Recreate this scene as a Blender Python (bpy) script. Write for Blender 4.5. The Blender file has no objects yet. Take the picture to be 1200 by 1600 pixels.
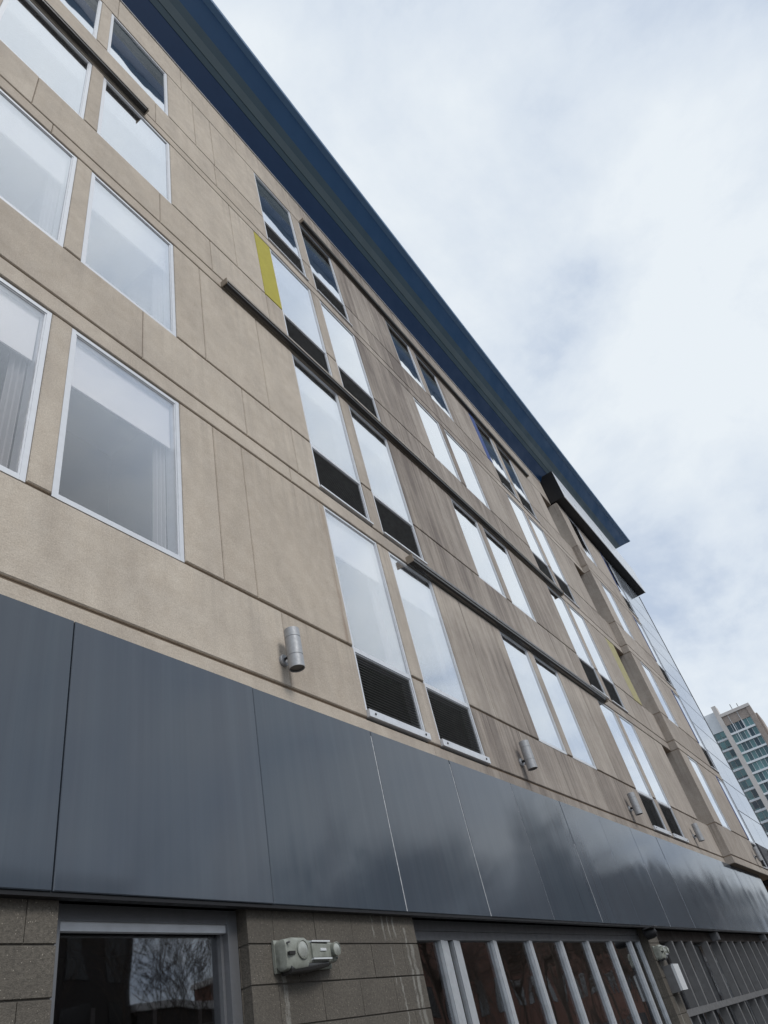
import bpy, bmesh, math, random
from mathutils import Vector, Matrix
random.seed(11)
sc = bpy.context.scene
col = sc.collection

# ------------------------------------------------------------------ camera
cam_d = bpy.data.cameras.new('camera'); cam = bpy.data.objects.new('camera', cam_d); col.objects.link(cam)
cam_d.sensor_fit = 'VERTICAL'; cam_d.sensor_height = 24.0; cam_d.lens = 24.0*1085.84/1600.0
cam_d.clip_start = 0.05; cam_d.clip_end = 3000
RT = Vector((0.56275832, -0.7994833, -0.21007027)); DN = Vector((0.43529054, 0.50265569, -0.74689986)); FW = Vector((0.70272698, 0.32888251, 0.63088119))
mw = Matrix.Identity(4)
for r in range(3):
    mw[r][0] = RT[r]; mw[r][1] = -DN[r]; mw[r][2] = -FW[r]
mw[0][3], mw[1][3], mw[2][3] = 0.0, -3.12, 1.60
cam.matrix_world = mw
sc.camera = cam

# ------------------------------------------------------------------ sky, sun, exposure
SUN_EL, SUN_AZ = math.radians(42), math.radians(190)      # azimuth measured from +Y towards +X
w = bpy.data.worlds.new('World'); sc.world = w; w.use_nodes = True
nt = w.node_tree; nt.nodes.clear()
def wn(t, **k):
    n = nt.nodes.new(t)
    for a, b in k.items(): setattr(n, a, b)
    return n
sky = wn('ShaderNodeTexSky', sky_type='NISHITA', sun_disc=False, sun_elevation=SUN_EL, sun_rotation=SUN_AZ, air_density=1.0, dust_density=2.0)
tc = wn('ShaderNodeTexCoord'); sep = wn('ShaderNodeSeparateXYZ'); nt.links.new(tc.outputs['Generated'], sep.inputs[0])
ab = wn('ShaderNodeMath', operation='ABSOLUTE'); nt.links.new(sep.outputs[2], ab.inputs[0])
ad = wn('ShaderNodeMath', operation='ADD'); ad.inputs[1].default_value = 0.35; nt.links.new(ab.outputs[0], ad.inputs[0])
dv = wn('ShaderNodeVectorMath', operation='DIVIDE'); cb = wn('ShaderNodeCombineXYZ')
for i in range(3): nt.links.new(ad.outputs[0], cb.inputs[i])
nt.links.new(tc.outputs['Generated'], dv.inputs[0]); nt.links.new(cb.outputs[0], dv.inputs[1])
mp = wn('ShaderNodeMapping'); mp.inputs['Location'].default_value = (2.15, 0.7, 0.4); mp.inputs['Scale'].default_value = (1.0, 1.0, 0.6)
nt.links.new(dv.outputs[0], mp.inputs[0])
nz = wn('ShaderNodeTexNoise'); nz.inputs['Scale'].default_value = 2.3; nz.inputs['Detail'].default_value = 9; nz.inputs['Roughness'].default_value = 0.58; nz.inputs['Distortion'].default_value = 0.25
nt.links.new(mp.outputs[0], nz.inputs['Vector'])
rp = wn('ShaderNodeValToRGB'); cr = rp.color_ramp
cr.elements[0].position = 0.36; cr.elements[0].color = (4.9, 5.75, 7.1, 1)
cr.elements[1].position = 0.60; cr.elements[1].color = (8.0, 8.55, 9.0, 1)
e_ = cr.elements.new(0.47); e_.color = (6.75, 7.45, 8.3, 1)
nt.links.new(nz.outputs[0], rp.inputs[0])
mx = wn('ShaderNodeMix', data_type='RGBA'); mx.inputs[0].default_value = 0.93
nt.links.new(sky.outputs[0], mx.inputs[6]); nt.links.new(rp.outputs[0], mx.inputs[7])
bg = wn('ShaderNodeBackground'); bg.inputs[1].default_value = 0.1; wo = wn('ShaderNodeOutputWorld')
nt.links.new(mx.outputs[2], bg.inputs[0]); nt.links.new(bg.outputs[0], wo.inputs[0])
sd = bpy.data.lights.new('sun', 'SUN'); sd.energy = 1.5; sd.angle = math.radians(20); sd.color = (1.0, 0.97, 0.92)
so = bpy.data.objects.new('sun', sd); col.objects.link(so)
sv = Vector((math.sin(SUN_AZ)*math.cos(SUN_EL), math.cos(SUN_AZ)*math.cos(SUN_EL), math.sin(SUN_EL)))
so.rotation_euler = sv.to_track_quat('Z', 'Y').to_euler(); so.location = (0, -30, 40)
sc.view_settings.view_transform = 'Standard'; sc.view_settings.look = 'None'
sc.view_settings.exposure = 0.12; sc.view_settings.gamma = 1.0; sc.view_settings.use_curve_mapping = False

# ------------------------------------------------------------------ materials
class NT:
    def __init__(s, name):
        s.m = bpy.data.materials.new(name); s.m.use_nodes = True; s.t = s.m.node_tree; s.t.nodes.clear()
        s.out = s.t.nodes.new('ShaderNodeOutputMaterial')
    def n(s, t, ins=None, **k):
        n = s.t.nodes.new(t)
        for a, b in k.items(): setattr(n, a, b)
        for a, b in (ins or {}).items(): s.set(n, a, b)
        return n
    def set(s, n, a, b):
        if hasattr(b, 'is_output') or isinstance(b, bpy.types.NodeSocket): s.t.links.new(b, n.inputs[a])
        else: n.inputs[a].default_value = b
    def pos(s): return s.n('ShaderNodeNewGeometry').outputs['Position']
    def mapping(s, v, scale=(1,1,1), loc=(0,0,0)):
        return s.n('ShaderNodeMapping', {0: v, 'Scale': scale, 'Location': loc}).outputs[0]
    def noise(s, v, scale, detail=4, rough=0.5):
        return s.n('ShaderNodeTexNoise', {'Vector': v, 'Scale': scale, 'Detail': detail, 'Roughness': rough}).outputs[0]
    def ramp(s, f, a, b, ca=(0,0,0,1), cb=(1,1,1,1)):
        n = s.n('ShaderNodeValToRGB', {0: f}); e = n.color_ramp.elements
        e[0].position, e[1].position = a, b; e[0].color, e[1].color = ca, cb
        return n.outputs[0]
    def mix(s, f, a, b, blend='MIX'):
        n = s.n('ShaderNodeMix', data_type='RGBA', blend_type=blend)
        s.set(n, 0, f); s.set(n, 6, a); s.set(n, 7, b); return n.outputs[2]
    def math(s, op, a, b=0.0, clamp=False):
        n = s.n('ShaderNodeMath', {0: a, 1: b}, operation=op, use_clamp=clamp); return n.outputs[0]
    def sepx(s, v): return s.n('ShaderNodeSeparateXYZ', {0: v}).outputs
    def maprange(s, v, a, b, c=0.0, d=1.0):
        return s.n('ShaderNodeMapRange', {0: v, 1: a, 2: b, 3: c, 4: d}, clamp=True).outputs[0]
    def bump(s, h, strength, dist):
        return s.n('ShaderNodeBump', {'Height': h, 'Strength': strength, 'Distance': dist}).outputs[0]
    def rnd(s): return s.n('ShaderNodeObjectInfo').outputs['Random']
    def bsdf(s, base, rough=0.6, metal=0.0, spec=0.5, normal=None, **k):
        n = s.n('ShaderNodeBsdfPrincipled', {'Base Color': base, 'Roughness': rough, 'Metallic': metal, 'Specular IOR Level': spec})
        if normal is not None: s.set(n, 'Normal', normal)
        for a, b in k.items(): s.set(n, a.replace('_', ' '), b)
        s.t.links.new(n.outputs[0], s.out.inputs[0]); return s.m
def C4(*c): return (c[0], c[1], c[2], 1.0)

def mat_stucco(name, clean, dirty, dirt=1.0, clean2=None):
    s = NT(name); p = s.pos(); xyz = s.sepx(p)
    fine = s.noise(p, 95, 5, 0.7); mid = s.noise(p, 7, 5, 0.6); big = s.noise(p, 0.9, 3)
    st = s.noise(s.mapping(p, (5, 5, 0.36)), 1.0, 6, 0.62)
    st2 = s.noise(s.mapping(p, (26, 26, 0.9), (3, 1, 7)), 1.0, 4, 0.6)
    reg = s.math('MULTIPLY', s.maprange(xyz[0], 5.3, 7.8, 0.03, 1), s.maprange(xyz[0], 10.0, 16, 1, 0.42))
    reg = s.math('MULTIPLY', reg, s.maprange(big, 0.3, 0.62, 0.7, 1.15))
    k = s.math('ADD', s.maprange(st, 0.33, 0.66, 0.25, 0.85), s.maprange(st2, 0.42, 0.7, 0, 0.22))
    wave = s.math('MULTIPLY_ADD', s.noise(s.mapping(p, (2.2, 2.2, 0.3)), 1.0, 3), 0.9); wave.node.inputs[2].default_value = -0.45
    zz = s.math('ADD', xyz[2], wave)
    fresh = s.math('MULTIPLY', s.maprange(zz, 6.05, 6.5, 0, 0.75), s.maprange(xyz[2], 6.80, 6.84, 1, 0))
    k = s.math('MULTIPLY', k, s.math('SUBTRACT', 1.0, fresh))
    u = s.math('FRACT', s.math('DIVIDE', s.math('SUBTRACT', xyz[2], 4.93), 2.9))
    under_sill = s.maprange(u, 0.70, 0.995, 0, 1); under_bar = s.math('MULTIPLY', s.maprange(u, 0.30, 0.62, 0, 1), s.maprange(u, 0.64, 0.65, 1, 0))
    st3 = s.noise(s.mapping(p, (15, 15, 0.22), (9, 2, 1)), 1.0, 3, 0.55)
    runs = s.math('MULTIPLY', s.math('ADD', under_sill, under_bar), s.maprange(st3, 0.45, 0.70, 0, 0.5))
    runs = s.math('MULTIPLY', runs, s.maprange(xyz[0], 3.0, 7.0, 0.22, 1))
    k = s.math('MULTIPLY', s.math('ADD', s.math('MULTIPLY', k, s.math('MULTIPLY', reg, s.maprange(s.rnd(), 0, 1, 0.72, 1.25))), runs), dirt, True)
    c = s.mix(k, s.mix(s.maprange(xyz[0], 4.5, 9.0), clean, clean2 or clean), dirty)
    rx = s.math('ADD', xyz[0], s.math('MULTIPLY', s.math('SUBTRACT', s.noise(s.mapping(p, (2, 2, 5)), 1.0, 3), 0.5), 0.06))
    rust = s.math('MULTIPLY', s.maprange(s.math('ABSOLUTE', s.math('SUBTRACT', rx, 5.075)), 0.012, 0.04, 0.5, 0), s.maprange(st2, 0.35, 0.6))
    rust = s.math('MULTIPLY', rust, s.math('MULTIPLY', s.maprange(xyz[2], 4.9, 5.0), s.maprange(xyz[2], 6.7, 6.8, 1, 0)))
    c = s.mix(rust, c, C4(0.30, 0.19, 0.13))
    c = s.mix(s.maprange(mid, 0.35, 0.7, 0.0, 0.3), c, s.mix(1.0, c, C4(0.62, 0.56, 0.5), 'MULTIPLY'))
    c = s.mix(s.maprange(s.noise(s.mapping(p, (2.2, 2.2, 1.2)), 1.0, 6, 0.65), 0.42, 0.75, 0, 0.34), c, dirty)
    c = s.mix(s.maprange(fine, 0.3, 0.72, 0.0, 0.7), s.mix(1.0, c, C4(0.66, 0.65, 0.64), 'MULTIPLY'), s.mix(1.0, c, C4(1.2, 1.19, 1.18), 'MULTIPLY'))
    c = s.mix(s.maprange(s.rnd(), 0, 1, 0, 0.38), c, s.mix(1.0, c, C4(0.72, 0.69, 0.67), 'MULTIPLY'))
    return s.bsdf(c, 0.9, spec=0.25, normal=s.bump(s.math('ADD', fine, s.noise(p, 30, 3)), 0.55, 0.006))
M_STUCCO = mat_stucco('stucco', C4(0.69, 0.62, 0.535), C4(0.255, 0.225, 0.21), 1.0, C4(0.64, 0.585, 0.53))
M_BACK = NT('joint_stucco').bsdf(C4(0.30, 0.235, 0.18), 0.95, spec=0.1)
M_YELLOW = mat_stucco('yellow_stucco', C4(0.58, 0.53, 0.11), C4(0.45, 0.40, 0.12), 0.2)
M_LIME = mat_stucco('pale_lime_stucco', C4(0.58, 0.55, 0.33), C4(0.40, 0.37, 0.16), 0.3)
M_BLUE = mat_stucco('blue_stucco', C4(0.10, 0.16, 0.42), C4(0.10, 0.14, 0.33), 0.3)

def mat_paint(name, c, rough=0.45, metal=0.0, spec=0.5, var=0.12, scale=14, dirt=None):
    s = NT(name); p = s.pos(); a = s.noise(p, scale, 5, 0.6)
    k = s.maprange(a, 0.35, 0.7, 0, var*3)
    cc = s.mix(k, c, dirt or C4(c[0]*0.6, c[1]*0.6, c[2]*0.6))
    return s.bsdf(cc, s.maprange(a, 0.3, 0.7, rough*0.85, min(1, rough*1.2)), metal, spec)
M_ALU = mat_paint('white_aluminium', C4(0.66, 0.68, 0.72), 0.4, 0.25, 0.5, 0.08)
M_ALU_D = mat_paint('grey_aluminium', C4(0.22, 0.225, 0.24), 0.4, 0.6, 0.5, 0.12)
M_ALU_M = mat_paint('dull_aluminium', C4(0.62, 0.65, 0.69), 0.4, 0.45, 0.5, 0.15)
M_STEEL = mat_paint('grey_steel', C4(0.17, 0.17, 0.175), 0.5, 0.2, 0.4, 0.15)
M_SILVER = mat_paint('brushed_silver', C4(0.40, 0.41, 0.43), 0.5, 0.3, 0.5, 0.12, 40)
M_BLACK = mat_paint('black_metal', C4(0.012, 0.012, 0.014), 0.45, 0, 0.4, 0.1)
M_SLAT = mat_paint('louvre_slat', C4(0.075, 0.073, 0.071), 0.5, 0.2, 0.4, 0.1)
M_DARKROOM = mat_paint('dark_interior', C4(0.015, 0.013, 0.0125), 0.9, 0, 0.1, 0.2, 3)
M_BRONZE = mat_paint('bronze_housing', C4(0.30, 0.26, 0.215), 0.45, 0.2, 0.5, 0.15, 9)
M_LENS = mat_paint('smoked_lens', C4(0.035, 0.03, 0.027), 0.22, 0, 0.6, 0.05)
M_CAP = mat_paint('tan_end_cap', C4(0.30, 0.25, 0.20), 0.6, 0, 0.3, 0.1)
M_ROOM = mat_paint('room_wall', C4(0.10, 0.095, 0.105), 0.9, 0, 0.1, 0.08, 2)
M_BROWN = mat_paint('brown_beam', C4(0.055, 0.045, 0.04), 0.6, 0, 0.3, 0.2, 6)
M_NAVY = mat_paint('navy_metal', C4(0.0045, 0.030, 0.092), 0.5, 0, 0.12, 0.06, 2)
M_NAVY2 = mat_paint('navy_metal_outer_tone', C4(0.009, 0.056, 0.145), 0.5, 0, 0.12, 0.06, 2)  # outer end of the sheen gradient painted on the cove
M_SHEEN1 = mat_paint('navy_metal_half_sheen', C4(0.038, 0.070, 0.096), 0.5, 0, 0.12, 0.06, 2)  # half-bright step of the reflected sheen, painted as a paler tone
M_SHEEN2 = mat_paint('navy_metal_sheen', C4(0.068, 0.100, 0.122), 0.5, 0, 0.12, 0.06, 2)  # brightest step of the reflected sheen, painted along the middle of the cove
M_RIM = mat_paint('steel_blue_rim', C4(0.10, 0.19, 0.33), 0.45, 0.0, 0.3, 0.08, 4)
M_PLASTIC = mat_paint('aged_grey_plastic', C4(0.27, 0.285, 0.255), 0.38, 0, 0.5, 0.2, 30, C4(0.12, 0.12, 0.1))
M_LAMPLENS = mat_paint('dull_lamp_lens', C4(0.36, 0.375, 0.35), 0.25, 0, 0.5, 0.2, 40)
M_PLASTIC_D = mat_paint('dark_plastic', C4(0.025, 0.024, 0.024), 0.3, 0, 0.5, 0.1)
M_WHITE = mat_paint('white_plastic', C4(0.6, 0.62, 0.64), 0.4, 0, 0.5, 0.06)
M_SILVER_PANEL = mat_paint('silver_panel', C4(0.62, 0.65, 0.70), 0.3, 0.25, 0.5, 0.05, 2)
M_GREYPANEL = mat_paint('dark_grey_panel', C4(0.10, 0.10, 0.11), 0.45, 0.2, 0.4, 0.1, 3)

def mat_curtain(name, c):
    s = NT(name); p = s.pos()
    d = s.n('ShaderNodeBsdfDiffuse', {'Color': c}); t = s.n('ShaderNodeBsdfTranslucent', {'Color': c})
    m = s.n('ShaderNodeMixShader', {0: 0.12, 1: d.outputs[0], 2: t.outputs[0]}); s.t.links.new(m.outputs[0], s.out.inputs[0]); return s.m
M_BLIND = mat_curtain('white_blind', C4(0.92, 0.92, 0.92))
M_SHEER = mat_curtain('sheer_curtain', C4(0.36, 0.355, 0.37))

def mat_glass(name, r0, power, tint=(0.97, 0.965, 0.97), wob=0.25):
    s = NT(name); p = s.pos()
    lw = s.n('ShaderNodeLayerWeight', {'Blend': 0.5}).outputs['Facing']
    curve = s.math('POWER', lw, power) if power else s.n('ShaderNodeMapRange', {0: lw, 1: 0.30, 2: 0.86, 3: 0.0, 4: 1.0}, interpolation_type='SMOOTHSTEP').outputs[0]
    f = s.math('MULTIPLY_ADD', curve, 0.97-r0); f.node.inputs[2].default_value = r0
    nrm = s.bump(s.noise(s.mapping(p, (1.1, 1.1, 0.8)), 1.0, 2), wob, 0.02)
    g = s.n('ShaderNodeBsdfGlossy', {'Color': C4(0.92, 0.935, 0.95), 'Roughness': 0.02, 'Normal': nrm}); t = s.n('ShaderNodeBsdfTransparent', {'Color': C4(*tint)})
    m = s.n('ShaderNodeMixShader', {0: f, 1: t.outputs[0], 2: g.outputs[0]}); s.t.links.new(m.outputs[0], s.out.inputs[0]); return s.m
M_GLASS = mat_glass('coated_glass', 0.08, None)
M_GLASS_G = mat_glass('dark_glass', 0.13, 2.4, (0.6, 0.6, 0.62), 0.35)

def mat_band():
    s = NT('slate_cladding'); p = s.pos()
    st = s.noise(s.mapping(p, (17, 17, 0.4)), 1.0, 4, 0.65); st2 = s.noise(s.mapping(p, (7, 7, 0.3), (4, 0, 2)), 1.0, 4, 0.6); bl = s.noise(p, 1.6, 4)
    c = s.mix(s.maprange(st, 0.4, 0.75, 0, 0.26), C4(0.062, 0.079, 0.102), C4(0.115, 0.13, 0.15))
    c = s.mix(s.maprange(st2, 0.42, 0.7, 0, 0.4), c, C4(0.05, 0.058, 0.078))
    c = s.mix(s.maprange(s.rnd(), 0, 1, 0, 0.2), c, C4(0.12, 0.13, 0.155))
    r = s.math('ADD', s.maprange(bl, 0.3, 0.7, 0.04, 0.10), s.maprange(st, 0.4, 0.7, 0, 0.03))
    return s.bsdf(c, r, 0.0, 0.5, s.bump(s.noise(s.mapping(p, (0.9, 0.9, 0.9)), 1.0, 1), 0.16, 0.05))
M_BAND = mat_band()
M_SEAL_D = mat_paint('dark_joint', C4(0.01, 0.011, 0.014), 0.8, 0, 0.1)
M_SEAL_L = mat_paint('pale_joint_edge', C4(0.75, 0.76, 0.78), 0.5, 0.2, 0.4, 0.2, 30, C4(0.1, 0.11, 0.13))

def mat_block():
    s = NT('ground_face_block'); p = s.pos()
    vor = s.n('ShaderNodeTexVoronoi', {'Vector': p, 'Scale': 150.0}); spk = s.ramp(vor.outputs['Color'], 0.86, 0.90)
    dist = s.ramp(vor.outputs['Distance'], 0.25, 0.4, (1,1,1,1), (0,0,0,1))
    a = s.noise(p, 60, 4, 0.7); b = s.noise(p, 3, 4)
    c = s.mix(s.maprange(a, 0.3, 0.7), C4(0.072, 0.065, 0.056), C4(0.165, 0.147, 0.124))
    c = s.mix(s.maprange(b, 0.4, 0.7, 0, 0.5), c, C4(0.06, 0.054, 0.047))
    c = s.mix(s.math('MULTIPLY', s.math('MULTIPLY', spk, dist), 0.75), c, C4(0.42, 0.38, 0.32))
    # lime runs below the ledge: narrow, ragged, vertical
    xyz = s.sepx(p); wob = s.math('MULTIPLY', s.math('SUBTRACT', s.noise(s.mapping(p, (3, 3, 14)), 1.0, 4, 0.6), 0.5), 0.07)
    brk = s.noise(s.mapping(p, (30, 30, 12)), 1.0, 4, 0.7); xx = s.math('ADD', xyz[0], wob)
    for xc, hw, zt, zb in ((3.655, 0.022, 2.27, 1.2), (4.63, 0.010, 2.60, 2.44), (4.76, 0.016, 2.60, 2.42), (4.83, 0.009, 2.60, 2.43), (4.90, 0.013, 2.60, 2.44), (5.03, 0.016, 2.52, 1.3), (5.09, 0.024, 2.42, 1.2), (4.87, 0.010, 2.22, 1.5), (4.81, 0.006, 2.4, 2.15), (11.2, 0.02, 2.2, 1.4)):
        m_ = s.math('MULTIPLY', s.maprange(s.math('ABSOLUTE', s.math('SUBTRACT', xx, xc)), hw*0.6, hw, 1, 0), s.math('MULTIPLY', s.maprange(xyz[2], zb, zb+0.04), s.maprange(xyz[2], zt-0.01, zt, 1, 0)))
        c = s.mix(s.math('MULTIPLY', s.math('MULTIPLY', m_, s.maprange(brk, 0.36, 0.52)), 0.62), c, C4(0.33, 0.325, 0.30))
    c = s.mix(s.maprange(s.rnd(), 0, 1, 0, 0.35), c, C4(0.068, 0.06, 0.052))
    return s.bsdf(c, 0.75, 0, 0.3, s.bump(s.math('ADD', a, vor.outputs['Distance']), 0.5, 0.003))
M_BLOCK = mat_block()
M_MORTAR = mat_paint('mortar', C4(0.12, 0.11, 0.098), 0.95, 0, 0.1, 0.2, 20)

def mat_tower_glass():
    s = NT('teal_tower_glass'); r = s.rnd()
    c = s.mix(s.maprange(r, 0.0, 1.0), C4(0.012, 0.028, 0.05), C4(0.15, 0.30, 0.31))
    return s.bsdf(c, 0.06, 0.0, 0.5)
M_TGLASS = mat_tower_glass()
M_TWHITE = mat_paint('tower_white', C4(0.74, 0.78, 0.82), 0.6, 0, 0.3, 0.05, 0.5)
M_TBEIGE = mat_paint('tower_beige', C4(0.60, 0.57, 0.55), 0.8, 0, 0.2, 0.08, 0.5)
def mat_brick(name, a, b, m, scale):
    s = NT(name); g = s.pos(); x = s.sepx(g)
    v = s.n('ShaderNodeCombineXYZ', {0: s.math('ADD', x[0], x[1]), 1: x[2]}).outputs[0]
    t = s.n('ShaderNodeTexBrick', {'Vector': v, 'Color1': a, 'Color2': b, 'Mortar': m, 'Scale': scale, 'Mortar Size': 0.012})
    return s.bsdf(t.outputs[0], 0.85, 0, 0.2)
M_TBRICK = mat_brick('tower_brick', C4(0.38, 0.325, 0.29), C4(0.29, 0.245, 0.22), C4(0.36, 0.33, 0.31), 1.2)
M_BRICK = mat_brick('red_brick', C4(0.24, 0.115, 0.08), C4(0.16, 0.08, 0.06), C4(0.2, 0.18, 0.16), 4.0)
def mat_ground():
    s = NT('paving'); p = s.pos(); a = s.noise(p, 1.2, 6, 0.6); b = s.noise(p, 60, 3)
    c = s.mix(a, C4(0.15, 0.145, 0.14), C4(0.075, 0.073, 0.071)); c = s.mix(s.maprange(b, 0.3, 0.7, 0, 0.3), c, C4(0.1, 0.1, 0.1))
    return s.bsdf(c, 0.85, 0, 0.3, s.bump(b, 0.3, 0.004))
M_GROUND = mat_ground()
M_BARK = mat_paint('bark', C4(0.12, 0.095, 0.078), 0.9, 0, 0.1, 0.2, 8)

# ------------------------------------------------------------------ mesh helpers
class MB:
    def __init__(s): s.v, s.f = [], []
    def box(s, x0, x1, y0, y1, z0, z1):
        if x0 > x1: x0, x1 = x1, x0
        if y0 > y1: y0, y1 = y1, y0
        if z0 > z1: z0, z1 = z1, z0
        b = len(s.v)
        s.v += [(x0,y0,z0),(x1,y0,z0),(x1,y1,z0),(x0,y1,z0),(x0,y0,z1),(x1,y0,z1),(x1,y1,z1),(x0,y1,z1)]
        s.f += [[b+i for i in q] for q in ((0,3,2,1),(4,5,6,7),(0,1,5,4),(1,2,6,5),(2,3,7,6),(3,0,4,7))]
        return s
    def panel(s, x0, x1, yf, yb, z0, z1, ch):
        """slab facing -Y with chamfered front edges"""
        b = len(s.v); c = ch
        s.v += [(x0,yb,z0),(x1,yb,z0),(x1,yb,z1),(x0,yb,z1),
                (x0,yf+c,z0),(x1,yf+c,z0),(x1,yf+c,z1),(x0,yf+c,z1),
                (x0+c,yf,z0+c),(x1-c,yf,z0+c),(x1-c,yf,z1-c),(x0+c,yf,z1-c)]
        s.f += [[b+i for i in q] for q in ((3,2,1,0),(8,9,10,11),(0,1,5,4),(1,2,6,5),(2,3,7,6),(3,0,4,7),(4,5,9,8),(5,6,10,9),(6,7,11,10),(7,4,8,11))]
        return s
    def ring(s, x0, x1, z0, z1, w, yf, yb, ws=None):
        ws = ws or (w, w, w, w)     # left, right, bottom, top
        s.box(x0, x0+ws[0], yf, yb, z0, z1); s.box(x1-ws[1], x1, yf, yb, z0, z1)
        s.box(x0+ws[0], x1-ws[1], yf+0.002, yb, z0, z0+ws[2]); s.box(x0+ws[0], x1-ws[1], yf+0.002, yb, z1-ws[3], z1); return s
    def prism(s, prof, x0, x1):  # x1 may be a function of (y,z) for a raked end
        """profile of (y,z) points swept along X"""
        b = len(s.v); n = len(prof)
        s.v += [(x0,y,z) for y,z in prof] + [((x1(y,z) if callable(x1) else x1),y,z) for y,z in prof]
        for i in range(n): j = (i+1) % n; s.f.append([b+i, b+j, b+n+j, b+n+i])
        s.f.append([b+i for i in range(n)][::-1]); s.f.append([b+n+i for i in range(n)]); return s
    def lathe(s, prof, c=(0,0,0), axis='z', n=28):
        b = len(s.v)
        for r, h in prof:
            for k in range(n):
                a = 2*math.pi*k/n; p = (r*math.cos(a), r*math.sin(a), h)
                if axis == 'y': p = (p[0], h, p[1])
                if axis == 'x': p = (h, p[0], p[1])
                s.v.append((c[0]+p[0], c[1]+p[1], c[2]+p[2]))
        for i in range(len(prof)-1):
            for k in range(n):
                q = (k+1) % n; s.f.append([b+i*n+k, b+i*n+q, b+(i+1)*n+q, b+(i+1)*n+k])
        s.f.append([b+k for k in range(n)][::-1]); s.f.append([b+(len(prof)-1)*n+k for k in range(n)]); return s
    def tube(s, a, b_, ra, rb, n=4):
        a, b_ = Vector(a), Vector(b_); d = (b_-a)
        if d.length < 1e-6: return s
        d.normalize(); u = d.orthogonal().normalized(); v = d.cross(u); b = len(s.v)
        for p, r in ((a, ra), (b_, rb)):
            for k in range(n):
                t = 2*math.pi*k/n; s.v.append(tuple(p+u*(r*math.cos(t))+v*(r*math.sin(t))))
        for k in range(n): q = (k+1) % n; s.f.append([b+k, b+q, b+n+q, b+n+k])
        return s
    def loft(s, secs):
        b = len(s.v); n = len(secs[0])
        for q in secs: s.v += [tuple(p) for p in q]
        for i in range(len(secs)-1):
            for k in range(n): j = (k+1) % n; s.f.append([b+i*n+k, b+i*n+j, b+(i+1)*n+j, b+(i+1)*n+k])
        s.f.append([b+k for k in range(n)][::-1]); s.f.append([b+(len(secs)-1)*n+k for k in range(n)]); return s
    def mesh(s, name, mat, smooth=False):
        me = bpy.data.meshes.new(name); me.from_pydata(s.v, [], s.f); me.update()
        bm = bmesh.new(); bm.from_mesh(me); bmesh.ops.recalc_face_normals(bm, faces=bm.faces[:]); bm.to_mesh(me); bm.free()
        me.materials.append(mat)
        if smooth:
            me.shade_smooth() if hasattr(me, 'shade_smooth') else None
            try: me.set_sharp_from_angle(angle=math.radians(38))
            except Exception: pass
        return me
    def build(s, name, mat, parent=None, smooth=False, loc=None):
        return put(name, s.mesh(name, mat, smooth), parent, loc)
def put(name, me, parent=None, loc=None):
    o = bpy.data.objects.new(name, me); col.objects.link(o)
    if parent: o.parent = parent
    if loc: o.location = loc
    return o
def tag(o, label=None, cat=None, group=None, kind=None):
    if label: o['label'] = label
    if cat: o['category'] = cat
    if group: o['group'] = group
    if kind: o['kind'] = kind
    return o
def empty(name, loc=(0,0,0)):
    o = bpy.data.objects.new(name, None); o.empty_display_size = 0.3; o.location = loc; col.objects.link(o); return o
def copy_tree(o, parent=None):
    c = o.copy(); col.objects.link(c); c.parent = parent
    for ch in [q for q in o.children]: copy_tree(ch, c)
    return c

# ------------------------------------------------------------------ ground
g = MB(); g.v = [(-1500,-1500,0),(1500,-1500,0),(1500,1500,0),(-1500,1500,0)]; g.f = [[0,1,2,3]]
tag(g.build('ground', M_GROUND), kind='structure')

# ------------------------------------------------------------------ the building
B = tag(empty('building'), 'beige stucco block with navy cornice and dark slate band over block ground floor', 'building')
XL, XR = -2.2, 29.0
SILL = [4.95+2.9*k for k in range(4)]; HEAD = [s+1.87 for s in SILL]; GRV = [s+2.11 for s in SILL[:3]]
LOW, JLOW, TOP = 4.02, 4.20, 16.56
core = MB().box(XL, XR-0.02, 1.3, 13.0, 0.02, TOP-0.04); core.box(XL, XL+0.1, 0.30, 1.3, 0.02, TOP-0.04); core.box(XR-0.4, XR-0.3, 0.30, 1.3, 0.02, TOP-0.04)
core.build('core', M_BACK, B)

# window groups: (x0, x1) pairs and whether a louvre sits under the glass
GROUPS = [([(0.58,1.715),(1.89,3.02)], False), ([(5.15,6.225),(6.475,7.55)], True), ([(9.63,10.71),(10.93,12.03)], False), ([(14.12,15.2),(15.43,16.52)], True)]
NARROW = (18.80, 19.72)
BAYW = [(20.6,21.7),(24.05,25.08)]
def louvre_bottom(k): return (JLOW+0.012) if k == 0 else GRV[k-1]+0.035

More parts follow.
